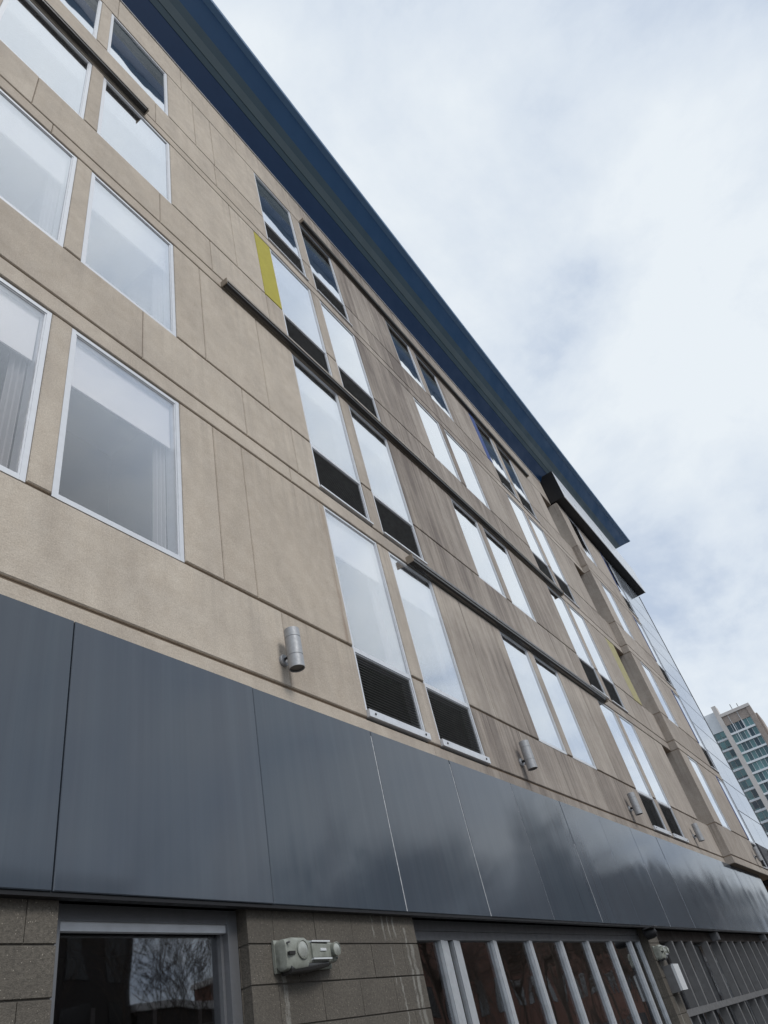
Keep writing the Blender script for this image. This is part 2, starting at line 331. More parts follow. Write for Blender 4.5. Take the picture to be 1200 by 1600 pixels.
def opening_list(bay):
    out = []
    for k in range(4):
        if not bay:
            for ws, lv in GROUPS:
                for a, b in ws: out.append((a, b, louvre_bottom(k) if lv else SILL[k], HEAD[k]))
            out.append((NARROW[0], 19.75, SILL[k], HEAD[k]))
        else:
            out.append((BAYW[0][0], BAYW[0][1], SILL[k], HEAD[k])); out.append((BAYW[1][0], BAYW[1][1], louvre_bottom(k), HEAD[k]))
    return out
ROWS = [(LOW, JLOW, 'base')]
for k in range(4):
    ROWS.append((JLOW if k == 0 else GRV[k-1], SILL[k], 'sp%d' % k)); ROWS.append((SILL[k], HEAD[k], 'w%d' % k))
    if k < 3: ROWS.append((HEAD[k], GRV[k], 'hd%d' % k))
ROWS.append((HEAD[3], TOP, 'top'))
JOINTS = {
 'base': [1.2, 6.3, 11.9, 16.8], 'sp0': [-0.4, 1.3, 4.10, 7.95, 8.88, 10.13, 11.72, 13.05, 17.3, 18.4], 'w0': [-0.9, 3.43, 3.82, 8.28, 9.33, 12.36, 13.1, 16.92, 18.2], 'hd0': [-1.0, 4.6, 9.0, 13.3, 17.6],
 'sp1': [-0.6, 0.7, 2.59, 3.945, 4.77, 8.2, 9.05, 10.9, 12.5, 13.4, 17.2, 18.5], 'w1': [-1.0, 3.42, 4.42, 7.72, 8.86, 12.4, 13.2, 17.0, 18.12], 'hd1': [1.4, 7.9, 12.8, 17.9],
 'sp2': [-0.6, 1.15, 2.82, 3.67, 4.77, 8.3, 9.1, 10.8, 12.4, 13.3, 17.1, 18.3], 'w2': [-1.0, 4.20, 4.77, 8.70, 9.11, 12.3, 13.2, 17.0, 17.9], 'hd2': [0.6, 4.9, 9.4, 13.7, 18.0],
 'sp3': [-0.7, 2.76, 3.97, 8.18, 9.04, 10.9, 12.5, 13.3, 17.2, 18.2], 'w3': [-1.0, 3.58, 3.99, 8.0, 8.82, 12.45, 13.1, 13.80, 17.2, 18.0],
 'top': [-0.7, 0.65, 2.0, 3.34, 4.71, 6.26, 7.6, 9.0, 10.4, 11.8, 13.2, 14.6, 16.0, 17.4, 18.8]}
BAYJ = {'sp0': [22.4, 23.2], 'w0': [22.9], 'sp1': [22.4, 23.3], 'w1': [22.6], 'sp2': [22.3, 23.2], 'w2': [22.8], 'sp3': [22.5], 'w3': [22.7], 'base': [22.1]}
wall = MB(); wall_cells = []
def cells(xa, xb, rows, joints, ops):
    for za, zb, tagn in rows:
        cuts = sorted([xa, xb]+[j for j in joints.get(tagn, []) if xa < j < xb]+[e for a, b, c, d in ops if c < zb-0.05 and d > za+0.05 for e in (a, b) if xa < e < xb])
        for a, b in zip(cuts, cuts[1:]):
            if b-a < 0.03: continue
            m = (a+b)/2; zm = (za+zb)/2
            hit = [o for o in ops if o[0]-0.01 < m < o[1]+0.01 and o[2] < zb-0.05 and o[3] > za+0.05]
            if hit:
                lo = min(h[2] for h in hit)
                continue
            yield a, b, za, zb, tagn, any(abs(a-o[1]) < 1e-4 for o in ops), any(abs(b-o[0]) < 1e-4 for o in ops)
plist = []
ops = opening_list(False)
for a, b, za, zb, t, wl, wr in cells(XL, 19.75, ROWS, JOINTS, ops):
    wall.box(a, b, 0.022, 0.26, za, zb); plist.append((a, b, za, zb, t, wl, wr, 0.0))
opsb = opening_list(True)
ROWS_BAY = [r for r in ROWS if r[2] != 'top']
for a, b, za, zb, t, wl, wr in cells(19.765, 25.1, ROWS_BAY, BAYJ, opsb):
    wall.box(a, b, -0.178, 0.26, za, zb); plist.append((a, b, za, zb, t, wl, wr, -0.2))
# headers and returns inside the narrow slots beside the bay
W = wall.build('wall', M_BACK, B)
for a, b, za, zb, t, wl, wr, y in plist:
    gx, gz = 0.003, 0.014
    xa = a+(0.0 if wl else gx); xb = b-(0.0 if wr else gx)
    mat = M_STUCCO
    if t == 'w2' and abs(a-4.77) < .01: mat = M_YELLOW
    if t == 'w3' and abs(a-13.80) < .01: mat = M_BLUE
    if t == 'w1' and abs(a-18.12) < .01: mat = M_LIME
    lowz = za+gz
    if t == 'base': lowz = za
    o = MB().panel(xa, xb, y, y+0.021, lowz, zb-gz, 0.008).build('panel', mat, W)
    if mat is M_YELLOW: o['label'] = 'yellow wall panel beside the window'
    if mat is M_BLUE: o['label'] = 'blue wall panel beside the window'
    if mat is M_LIME: o['label'] = 'pale lime wall panel beside the slot window'
# left flank of the bay
for za, zb, t in ROWS_BAY:
    yb = 0.255 if t[0] == 'w' else -0.003
    m = MB().box(19.752, 19.763, -0.196, yb, za+0.011, zb-0.011); m.build('panel', M_STUCCO, W)
# ---- windows
rs = random.Random(4)
def wavy(x0, x1, y, z0, z1, folds, amp):
    m = MB(); n = max(6, folds*6)
    for i in range(n+1):
        x = x0+(x1-x0)*i/n; yy = y+amp*math.sin(i/n*folds*2*math.pi)
        m.v += [(x, yy, z0), (x, yy, z1)]
    for i in range(n): m.f.append([2*i, 2*i+2, 2*i+3, 2*i+1])
    return m
def window(x0, x1, zs, zh, zl=None, y=0.0, blind=0.58, curtain=True, sillplate=False):
    e = 0.004; x0 += e; x1 -= e; top = zh-e; bot = (zl if zl is not None else zs)+e
    yf = y+0.012
    f = MB()
    fw = 0.04 if zl is None else 0.03
    f.ring(x0, x1, bot, top, fw, yf, y+0.15)
    gb = bot
    if zl is not None:
        f.box(x0+fw, x1-fw, yf+0.004, y+0.14, zs-0.035, zs+0.012); gb = zs+0.012-fw
    f.ring(x0+fw, x1-fw, gb+fw, top-fw, 0.012, yf+0.008, y+0.13)
    F = f.build('window', M_ALU, B)
    gx0, gx1, gz0, gz1 = x0+fw+0.012, x1-fw-0.012, gb+fw+0.012, top-fw-0.012
    MB().box(gx0-0.006, gx1+0.006, yf+0.016, yf+0.024, gz0-0.006, gz1+0.006).build('pane', M_GLASS, F)
    rm = MB(); yb = y+0.95
    rm.v = [(x0,y+.15,bot),(x1,y+.15,bot),(x1,y+.15,top),(x0,y+.15,top),(x0,yb,bot),(x1,yb,bot),(x1,yb,top),(x0,yb,top)]
    rm.f = [[4,5,6,7],[0,1,5,4],[1,2,6,5],[2,3,7,6],[3,0,4,7]]
    rm.build('room', M_ROOM, F)
    if blind:
        bz = gz1-blind
        bl = MB().box(gx0+0.006, gx1-0.008, y+0.075, y+0.078, bz, gz1+0.01); bl.box(gx0+0.006, gx1-0.008, y+0.070, y+0.083, bz-0.022, bz-0.001)
        bl.build('blind', M_BLIND, F)
    if curtain:
        wavy(gx1-0.13, gx1-0.005, y+0.15, bot+0.02, gz1+0.02, 3, 0.018).build('curtain', M_SHEER, F)
    if zl is not None:
        # louvre: dark recess with thin slats and its own trim
        lx0, lx1, lz0, lz1 = x0+fw, x1-fw, bot+(0.075 if sillplate else fw), zs-0.035
        lv = MB().box(lx0+.012, lx1-.012, y+0.125, y+0.135, lz0, lz1); lv.build('louvre_back', M_BLACK, F)
        sl = MB(); n = int((lz1-lz0)/0.031)
        for i in range(n):
            z = lz0+0.012+i*(lz1-lz0-0.012)/n
            sl.v += [(lx0+.012, yf+0.022, z), (lx1-.012, yf+0.022, z), (lx1-.012, yf+0.055, z+0.024), (lx0+.012, yf+0.055, z+0.024),
                     (lx0+.012, yf+0.022, z-0.006), (lx1-.012, yf+0.022, z-0.006), (lx1-.012, yf+0.055, z+0.021), (lx0+.012, yf+0.055, z+0.021)]
            q = i*8; sl.f += [[q,q+1,q+2,q+3],[q+7,q+6,q+5,q+4],[q+4,q+5,q+1,q]]
        tag(sl.build('louvre', M_SLAT, F), kind='stuff')
        MB().ring(lx0, lx1, lz0, lz1, 0.012, yf+0.012, y+0.13).build('louvre_trim', M_ALU, F)
        if sillplate:
            MB().box(x0-0.004, x1+0.004, yf-0.042, yf+0.02, bot-0.002, bot+0.07).build('sill', M_ALU, F)
            for bx in (x0+0.09, x1-0.09): MB().lathe([(0.011, 0), (0.011, 0.006)], (bx, yf-0.049, bot+0.036), 'y', 10).build('bolt', M_BLACK, F)
        else:
            MB().box(x0-0.002, x1+0.002, yf-0.034, yf+0.02, bot-0.004, bot+0.022).build('sill', M_ALU, F)
    return F
for k in range(4):
    for gi, (ws, lv) in enumerate(GROUPS):
        for i, (a, b) in enumerate(ws):
            window(a, b, SILL[k], HEAD[k], louvre_bottom(k) if lv else None, 0.0, 0.56+rs.uniform(-.03,.03), True, lv and k == 0)
    window(NARROW[0], NARROW[1], SILL[k], HEAD[k], None, 0.25, 0, False)
    window(BAYW[0][0], BAYW[0][1], SILL[k], HEAD[k], None, -0.2, 0.56, False)
    window(BAYW[1][0], BAYW[1][1], SILL[k], HEAD[k], louvre_bottom(k), -0.2, 0.56, False)
    # blue reveal strip on the left jamb of the outer bay window
    MB().box(23.97, 24.05, -0.215, -0.165, SILL[k]+0.01, HEAD[k]-0.01).build('jamb_strip', M_BLUE, W)

# ---- curtain wall at the far end of the front
cw = MB(); cw.box(25.11, XR-0.002, -0.17, 0.26, 4.0, 15.58)
CW = cw.build('curtain_wall', M_SEAL_D, B)
zs_ = [4.97+0.9667*i for i in range(12)]; zs_[-1] = 15.56
M_CWG = mat_paint('pale_spandrel_glass', C4(0.42, 0.46, 0.52), 0.06, 0.45, 0.6, 0.03, 1)
for i in range(11):
    for a, b in ((25.12, 26.9), (26.9, XR)):
        MB().panel(a+0.012, b-0.012, -0.2, -0.171, zs_[i]+0.012, zs_[i+1]-0.012, 0.004).build('glass_panel', M_CWG, CW)
    MB().box(XR, XR+0.03, -0.19, 4.0, zs_[i]+0.01, zs_[i+1]-0.01).build('glass_panel', M_CWG, CW)
MB().box(XR+0.031, XR+0.06, -0.215, -0.17, 4.97, 15.56).build('corner_trim', M_STEEL, CW)
for a, b in ((25.12, 26.2), (26.2, 27.5), (27.5, XR)):
    MB().panel(a+0.01, b-0.01, -0.24, -0.171, 4.02, 4.94, 0.004).build('base_panel', M_GREYPANEL, CW)

# ---- canopy box under the cornice over the bay
CN = MB().box(19.80, 29.08, -0.50, -0.02, 15.62, 16.78).build('canopy', M_BLACK, B)
MB().box(19.80, 29.08, -0.525, -0.502, 15.60, 16.80).build('front_panel', M_SILVER_PANEL, CN)
MB().box(19.785, 19.798, -0.525, -0.02, 15.60, 16.80).build('end_panel', M_BLACK, CN)

# ---- navy cornice: a cove leaning out from the wall head, its sheen gradient painted as colours of long strips, with a steel-blue rim
CY, CZ = -0.965, 18.07
def cove(y): return y, 16.585+(CZ-16.585)/CY*y              # point on the leaning cove
XE = lambda y, z: 26.265+1.7533*(z-16.58)               # raked end cut
CO = MB().prism([(0.02, 16.60), (CY+0.03, CZ+0.03), (CY+0.03, CZ+0.07), (0.5, CZ+0.07), (0.5, 16.60)], XL-0.3, lambda y, z: XE(y, z)-0.02).build('cornice', M_NAVY, B)
strips = [(-0.0115, -0.2947, 0.0, M_NAVY), (-0.2947, -0.388, 0.004, M_SHEEN1), (-0.388, -0.5038, 0.009, M_SHEEN2), (-0.5038, -0.6223, 0.004, M_SHEEN1), (-0.6223, -0.8993, 0.0, M_NAVY2)]
nn = Vector((CZ-16.585, CY)).normalized()*-1                # outward normal in (y,z)
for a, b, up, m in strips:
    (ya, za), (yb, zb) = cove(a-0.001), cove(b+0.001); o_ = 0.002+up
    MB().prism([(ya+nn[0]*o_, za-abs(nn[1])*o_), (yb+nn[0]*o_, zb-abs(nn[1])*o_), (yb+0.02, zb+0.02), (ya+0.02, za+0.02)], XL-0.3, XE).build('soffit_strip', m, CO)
y0_, z0_ = cove(-0.9003)
MB().prism([(y0_, z0_-0.006), (CY-0.045, CZ-0.02), (CY-0.06, CZ+0.03), (CY-0.06, CZ+0.09), (CY-0.01, CZ+0.11), (CY+0.02, CZ+0.08), (y0_+0.03, z0_+0.03)], XL-0.3, lambda y, z: XE(y, z)+0.01).build('rim', M_RIM, CO)
MB().box(XL, 19.7, -0.02, -0.002, 16.562, 16.583).build('trim', M_ALU, CO)

# ---- dark slate fascia band
FB = MB().box(XL, 23.5, -0.012, 0.3, 2.63, 4.0).build('fascia_band', M_SEAL_D, B)
seams = [XL, -0.85, 0.62, 2.085, 3.555, 5.035, 6.415, 7.845, 9.31, 10.77, 12.23, 13.7, 15.17, 16.64, 18.4, 20.0, 21.75, 23.52]
for i, (a, b) in enumerate(zip(seams, seams[1:])):
    rr = random.Random(i*7+1); bow = rr.uniform(-0.004, 0.006)
    gl = 0.004 if i < 5 else 0.005
    MB().panel(a+gl, b-gl, -0.06-abs(bow), -0.014, 2.605, 4.03, 0.004).build('panel', M_BAND, FB)
    if 5 <= i < 12:      # worn pale edge showing in the open joint
        MB().box(a-0.0042, a+0.0042, -0.059, -0.015, 2.61, 4.02-(0.55 if i > 7 else 0.03)*rr.uniform(.6, 1.2)).build('joint_edge', M_SEAL_L, FB)
MB().box(XL, 23.5, -0.055, -0.008, 2.585, 2.603).build('drip_edge', M_BLACK, FB)

# ---- ground floor: block piers
BW = MB()
piers = [(XL, 2.17), (3.38, 5.18), (11.02, 11.52)]
BWo = tag(empty('block_wall'), None); BWo.parent = B
for a, b in piers: MB().box(a+0.006, b-0.006, 0.008, 0.3, 0.02, 2.6).build('pier', M_MORTAR, BWo)
blk_cache = {}
for pi_, (a, b) in enumerate(piers):
    for c_ in range(13):
        z0 = 2.612-0.2*(c_+1); off = (3.60, 3.79)[(c_) % 2]
        if pi_ == 0: off -= 0.02
        js = [a]+[off+0.392*n for n in range(-30, 30) if a+0.05 < off+0.392*n < b-0.05]+[b]
        for x0, x1 in zip(js, js[1:]):
            wd = round(x1-x0, 3)
            if wd not in blk_cache: blk_cache[wd] = MB().panel(0.0015, wd-0.0015, 0, 0.07, 0.004, 0.196, 0.002).mesh('block', M_BLOCK)
            put('block', blk_cache[wd], BWo, (x0, random.uniform(-0.001, 0.001), z0))
# returns of the piers towards the windows
for xs in (3.378, 11.018):
    for c_ in range(13): MB().box(xs, xs+0.006, 0.071, 0.3, 2.612-0.2*(c_+1)+0.004, 2.612-0.2*c_-0.004).build('block', M_BLOCK, BWo)
for c_ in range(13): MB().box(11.517, 11.523, 0.071, 0.3, 2.612-0.2*(c_+1)+0.004, 2.612-0.2*c_-0.004).build('block', M_BLOCK, BWo)

# ---- ground floor window
gw = MB(); gw.ring(2.175, 3.375, 0.55, 2.60, 0.07, 0.075, 0.2, (0.06, 0.075, 0.08, 0.07)); gw.ring(2.235, 3.30, 0.63, 2.53, 0.02, 0.115, 0.19)
GW = gw.build('window', M_ALU_D, B)
MB().box(2.236, 3.3, 0.09, 0.12, 2.49, 2.531).build('head_bar', M_ALU, GW)
MB().box(2.25, 3.285, 0.140, 0.148, 0.645, 2.515).build('pane', M_GLASS_G, GW)
rm = MB().box(2.18, 3.37, 0.9, 0.95, 0.5, 2.6); rm.box(2.15, 2.18, 0.2, 0.95, 0.5, 2.6); rm.box(3.37, 3.40, 0.3, 0.95, 0.5, 2.6); rm.box(2.18, 3.37, 0.2, 0.9, 2.58, 2.6)
rm.build('room', M_DARKROOM, GW)
M_BSLAT = mat_paint('grey_blind_slat', C4(0.10, 0.095, 0.09), 0.5, 0, 0.4, 0.1)
sl = MB()
for i in range(62):
    z = 0.66+i*0.0235; sl.box(2.26, 3.27, 0.185, 0.203, z, z+0.004)
tag(sl.build('blind', M_BSLAT, GW), kind='stuff')
for x in (2.5, 2.86, 3.16): MB().box(x, x+0.022, 0.178, 0.183, 0.66, 2.2).build('blind_tape', M_BSLAT, GW)
MB().box(2.176, 11.0, 0.3, 0.5, 0.02, 0.5).build('plinth', M_BLOCK, B)

# ---- storefront between the second and third pier
SF = MB().box(5.185, 11.015, 0.09, 0.20, 2.525, 2.60).build('storefront', M_ALU_D, B)
MB().box(5.185, 11.015, 0.098, 0.19, 2.462, 2.523).build('head_rail', M_ALU_D, SF)
MB().box(5.185, 11.015, 0.09, 0.2, 0.5, 0.62).build('bottom_rail', M_ALU_D, SF)
mull = [(5.19, 5.23), (5.70, 5.83), (5.905, 6.03), (6.63, 6.72), (7.41, 7.50), (8.20, 8.29), (8.99, 9.08), (9.79, 9.88), (10.57, 10.65), (10.97, 11.01)]
for a, b in mull:
    m = MB(); n = 2
    wst = (b-a)/n
    for j in range(n): m.box(a+j*wst+0.004, a+(j+1)*wst-0.004, 0.098+0.006*(j % 2), 0.18, 0.62, 2.462)
    m.box(a+0.002, b-0.002, 0.112, 0.17, 0.621, 2.461)
    m.build('mullion', M_ALU_M, SF)
for (a, b), (c, d) in zip(mull, mull[1:]):
    if c-b > 0.2: MB().box(b, c, 0.128, 0.136, 0.62, 2.462).build('pane', M_GLASS_G, SF)
    else: MB().box(b, c, 0.14, 0.16, 0.62, 2.462).build('gasket', M_BLACK, SF)
rm = MB().box(5.19, 11.0, 1.15, 1.2, 0.5, 2.6); rm.box(5.19, 11.0, 0.2, 1.15, 2.59, 2.6); rm.build('room', M_DARKROOM, SF)
MB().box(9.55, 9.95, 0.42, 0.50, 1.66, 1.70).build('shelf', M_WHITE, SF)

# ---- steel screen beyond the third pier
SC = MB().box(11.53, 23.5, 0.10, 0.30, 2.46, 2.60).build('steel_screen', M_BROWN, B)
for x in [12.40, 12.95, 13.52, 14.58, 15.36, 16.10, 16.65, 17.4, 18.2, 18.9, 19.7, 20.5, 21.3, 22.1, 22.9]:
    MB().box(x, x+0.075, 0.06, 0.17, 1.64, 2.458).build('post', M_STEEL, SC)
for x in [11.72, 12.15, 13.05, 13.95, 14.85, 15.4, 16.3, 17.0, 17.9, 18.8, 19.6, 20.4, 21.2, 22.0]:
    MB().box(x, x+0.075, 0.06, 0.17, 0.05, 1.558).build('post', M_STEEL, SC)
MB().box(11.53, 23.4, 0.045, 0.18, 1.56, 1.64).build('rail', M_STEEL, SC)
MB().box(11.53, 23.4, 0.20, 0.208, 0.05, 2.455).build('pane', M_GLASS_G, SC)
MB().box(11.53, 23.4, 1.1, 1.15, 0.05, 2.6).build('room', M_DARKROOM, SC)
for x in (15.2, 19.95):
    m = MB().box(x, x+0.05, -0.03, 0.095, 2.46, 2.583); m.box(x+0.09, x+0.14, -0.03, 0.095, 2.46, 2.583); m.box(x+0.05, x+0.09, 0.0, 0.095, 2.475, 2.575)
    m.build('bracket', M_ALU_D, SC)

# ------------------------------------------------------------------ linear light channels on the front
def channel(x0, x1, z, label, hm=None):
    E_ = tag(empty('linear_light', (x0, 0, z)), label, 'light fixture', 'linear light channels along the floor lines')
    L = x1-x0; d, h = 0.10, 0.105
    m = MB()
    m.box(0, L, -0.016, -0.003, 0.0, h); m.box(0, L, -d, -0.016, h-0.012, h); m.box(0, L, -d, -d+0.012, h-0.045, h-0.012)
    m.build('housing', hm or M_BRONZE, E_)
    MB().prism([(-0.018, 0.004), (-0.055, 0.006), (-0.082, 0.024), (-0.09, 0.05), (-0.018, 0.062)], 0.02, L-0.02).build('lens', M_LENS, E_)
    for a in (-0.008, L-0.004):
        MB().box(a, a+0.012, -d-0.004, -0.002, -0.004, h+0.004).build('end_cap', M_CAP, E_)
    n = max(1, int(L/2.4))
    for i in range(1, n): MB().box(L*i/n-0.02, L*i/n+0.02, -d-0.003, -d, h-0.05, h+0.002).build('joint_clip', M_BRONZE, E_)
channel(-2.0, 2.545, 12.665, 'bronze light channel over the windows, ending above the wide window below the top floor')
channel(3.80, 15.02, 9.735, 'long bronze light channel starting on plain wall left of the yellow panel column')
channel(6.93, 14.55, 6.815, 'dark light channel starting above a louvred window, lowest of the channels', M_STEEL)
channel(6.53, 17.72, 15.50, 'bronze light channel running just under the navy cornice')

# ------------------------------------------------------------------ cylinder wall lamps above the band
def wall_lamp():
    E_ = empty('wall_lamp'); E_.name = 'wall_lamp'
    R, H = 0.064, 0.355; cy = -0.128
    MB().lathe([(R*0.80, -H/2+0.03), (R-0.006, -H/2+0.03), (R-0.006, -H/2), (R, -H/2), (R, -H/2+0.105), (R-0.003, -H/2+0.107), (R-0.003, -H/2+0.111), (R, -H/2+0.113),
                (R, H/2-0.085), (R-0.003, H/2-0.083), (R-0.003, H/2-0.079), (R, H/2-0.077), (R, H/2), (R-0.006, H/2), (R-0.006, H/2-0.02), (R*0.8, H/2-0.02)], (0, cy, 0), 'z', 32).build('body', M_SILVER, E_, True)
    MB().lathe([(R-0.009, -H/2+0.010), (R-0.009, -H/2+0.016)], (0, cy, 0), 'z', 28).build('lens', M_PLASTIC_D, E_)
    MB().lathe([(0.045, -0.028), (0.05, -0.022), (0.05, -0.002)], (0, 0, -0.05), 'y', 24).build('back_plate', M_SILVER, E_, True)
    MB().lathe([(0.019, -0.07), (0.019, -0.029)], (0, 0, -0.05), 'y', 16).build('arm', M_BLACK, E_, True)
    MB().lathe([(0.012, -0.02), (0.012, 0.02)], (0, -0.052, -0.078), 'x', 12).build('set_screw', M_ALU, E_, True)
    return E_
lamp0 = wall_lamp()
LAMPS = [(4.03, 0, 'silver cylinder wall lamp on clean beige wall left of the louvred window'),
         (8.57, 0, 'silver cylinder wall lamp on stained wall right of the louvred windows'),
         (12.95, 0, 'silver cylinder wall lamp on the wall just left of the far pair of louvres'),
         (17.35, 0, 'silver cylinder wall lamp between the far louvres and the projecting bay'),
         (23.3, -0.2, 'silver cylinder wall lamp on the front of the projecting bay')]
for i, (x, y, lb) in enumerate(LAMPS):
    o = lamp0 if i == 0 else copy_tree(lamp0)
    o.location = (x, y-0.001, 4.475); tag(o, lb, 'wall lamp', 'cylinder wall lamps along the band')

# ------------------------------------------------------------------ emergency light heads
def rrect(x, y0, y1, z0, z1, n=20, p=3.2):
    out = []
    for k in range(n):
        a = 2*math.pi*k/n; c, s = math.cos(a), math.sin(a)
        out.append((x, (y0+y1)/2+(y1-y0)/2*math.copysign(abs(c)**(2/p), c), (z0+z1)/2+(z1-z0)/2*math.copysign(abs(s)**(2/p), s)))
    return out
def emergency_light(label):
    E_ = tag(empty('emergency_light'), label, 'light fixture', 'grey emergency lights on the block piers')
    MB().loft([rrect(-0.265, -0.02, -0.001, -0.085, 0.085), rrect(0.255, -0.02, -0.001, -0.07, 0.075)]).build('back_plate', M_PLASTIC, E_, True)
    secs = [(-0.262, -0.055, -0.062, 0.060), (-0.250, -0.092, -0.080, 0.074), (-0.19, -0.112, -0.090, 0.080), (-0.085, -0.114, -0.086, 0.079), (-0.045, -0.096, -0.066, 0.070),
            (0.06, -0.092, -0.058, 0.064), (0.15, -0.090, -0.053, 0.060), (0.232, -0.086, -0.048, 0.056), (0.248, -0.06, -0.042, 0.050)]
    MB().loft([rrect(x, y, -0.018, a, b, 28, 4.5) for x, y, a, b in secs]).build('housing', M_PLASTIC, E_, True)
    MB().loft([rrect(-0.03, -0.108, -0.08, -0.030, 0.046, 20, 9), rrect(0.15, -0.104, -0.08, -0.028, 0.043, 20, 9)]).build('face_panel', M_PLASTIC, E_, True)
    for z in (0.051, -0.040): MB().box(-0.03, 0.145, -0.113, -0.085, z, z+0.008).build('ridge', M_WHITE, E_)
    MB().box(0.045, 0.10, -0.1115, -0.104, 0.004, 0.018).build('label_plate', M_WHITE, E_)
    MB().loft([rrect(-0.225, -0.10, -0.02, -0.102, -0.06, 20, 5), rrect(-0.05, -0.108, -0.02, -0.096, -0.052, 20, 5), rrect(0.14, -0.088, -0.02, -0.072, -0.042, 20, 5)]).build('shaded_underside', M_PLASTIC_D, E_, True)  # dark colour here paints the shadow on the underside of the housing
    for x, r in ((-0.128, 0.044), (0.195, 0.033)):
        MB().lathe([(r*1.15, -0.088), (r*1.15, -0.121), (r, -0.123), (r*0.95, -0.116), (r*0.3, -0.108)], (x, 0, 0.012), 'y', 24).build('lamp_head', M_PLASTIC, E_, True)
        MB().lathe([(r*0.93, -0.1195), (r*0.5, -0.128), (r*0.1, -0.131)], (x, 0, 0.012), 'y', 20).build('lamp_lens', M_LAMPLENS, E_, True)
    MB().box(-0.245, -0.195, -0.116, -0.098, -0.012, 0.004).build('slot', M_PLASTIC_D, E_)
    for x, z in ((-0.238, 0.05), (0.225, -0.03)): MB().lathe([(0.005, -0.118 if x < 0 else -0.094), (0.005, -0.08)], (x, 0, z), 'y', 8).build('screw', M_STEEL, E_)
    return E_
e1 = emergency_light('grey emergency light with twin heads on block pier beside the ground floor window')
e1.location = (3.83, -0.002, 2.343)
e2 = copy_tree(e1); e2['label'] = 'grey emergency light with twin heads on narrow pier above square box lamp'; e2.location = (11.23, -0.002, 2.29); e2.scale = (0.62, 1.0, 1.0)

# security camera and box lamp on the narrow pier
K = tag(empty('security_camera', (10.96, 0.0, 2.50)), 'small black security camera under the slate band at narrow pier', 'camera')
MB().lathe([(0.05, -0.03), (0.05, -0.002)], (0, 0, 0.04), 'y', 20).build('mount', M_BLACK, K, True)
MB().lathe([(0.012, -0.10), (0.045, -0.088), (0.058, -0.05), (0.06, -0.02), (0.06, 0.05)], (0, -0.075, 0.0), 'y', 24).build('housing', M_BLACK, K, True)
MB().box(-0.075, 0.075, -0.19, -0.03, 0.062, 0.07).build('sun_shield', M_GREYPANEL, K)
Q = tag(empty('box_lamp', (11.30, 0, 1.985)), 'square grey box lamp with white face on the narrow block pier', 'wall lamp')
MB().box(-0.13, 0.13, -0.12, -0.002, -0.15, 0.15).build('housing', M_STEEL, Q)
MB().box(-0.125, 0.125, -0.155, -0.121, -0.145, 0.145).build('face', M_WHITE, Q)
MB().box(-0.131, 0.131, -0.135, -0.121, 0.146, 0.156).build('cap', M_ALU_D, Q)

# fins and round housing on the far end of the front
Fn = tag(empty('round_floodlight', (26.6, -0.24, 4.75)), 'grey round floodlight on an arm at the far end of the front', 'light fixture')
MB().box(-0.06, 0.06, -0.03, -0.002, -0.12, 0.12).build('mount', M_STEEL, Fn)
MB().tube((0, -0.03, 0), (0, -0.28, 0.12), 0.03, 0.03, 10).build('arm', M_STEEL, Fn, True)
MB().lathe([(0.05, -0.18), (0.14, -0.10), (0.19, 0.02), (0.2, 0.12), (0.17, 0.125)], (0, -0.36, 0.18), 'z', 28).build('head', M_ALU_D, Fn, True)

# ------------------------------------------------------------------ distant tower
T = tag(empty('apartment_tower', (244, 13, 0)), 'tall beige and glass apartment tower far beyond the end of the front', 'building')
def tb(name, m, y0, y1, z0, z1, x0, x1, parent=T):
    return MB().box(x0-244, x1-244, y0-13, y1-13, z0, z1).build(name, m, parent)
YR, YM, YL = 8.75, 16.75, 23.5
tb('wall', M_TBEIGE, YR-1.3, YM, 0.02, 69.6, 244.5, 262)
tb('rear_wing', M_TBEIGE, YM, YL, 0.02, 66.3, 246.6, 262)
tb('corner_pier', M_TBEIGE, YM-0.1, YM+1.25, 0.02, 73.6, 243.6, 248)
tb('roof_beam', M_TBEIGE, YR-1.4, YM-0.12, 69.65, 70.6, 243.7, 246)
tb('mechanical_screen', M_TWHITE, YM+1.3, YL, 66.35, 72.6, 246.2, 247)
tb('side_pier', M_TBRICK, YR-1.45, YR-0.05, 0.02, 69.6, 243.8, 246)
tb('flank_wall', M_TBRICK, YR-2.1, YR-1.5, 0.02, 67.5, 246, 258)
for a, b in ((YR+0.02, 11.6), (11.75, 14.55), (14.7, YM-0.14)): tb('brick_panel', M_TBRICK, a, b, 66.75, 69.62, 244.1, 244.49)
for yy in (11.62, 14.58): tb('mullion', M_TWHITE, yy, yy+0.1, 66.75, 69.6, 243.95, 244.48)
tb('mast', M_STEEL, 12.5, 12.7, 70.62, 72.9, 246, 246.2); tb('mast', M_STEEL, 10.55, 10.75, 70.62, 72.4, 246, 246.2)
pcache = {}
def pane(y0, y1, z0, z1, x):
    k = (round(y1-y0, 2), round(z1-z0, 2))
    if k not in pcache: pcache[k] = MB().box(0, 0.12, 0, k[0], 0, k[1]).mesh('window', M_TGLASS)
    put('window', pcache[k], T, (x-244, y0-13, z0))
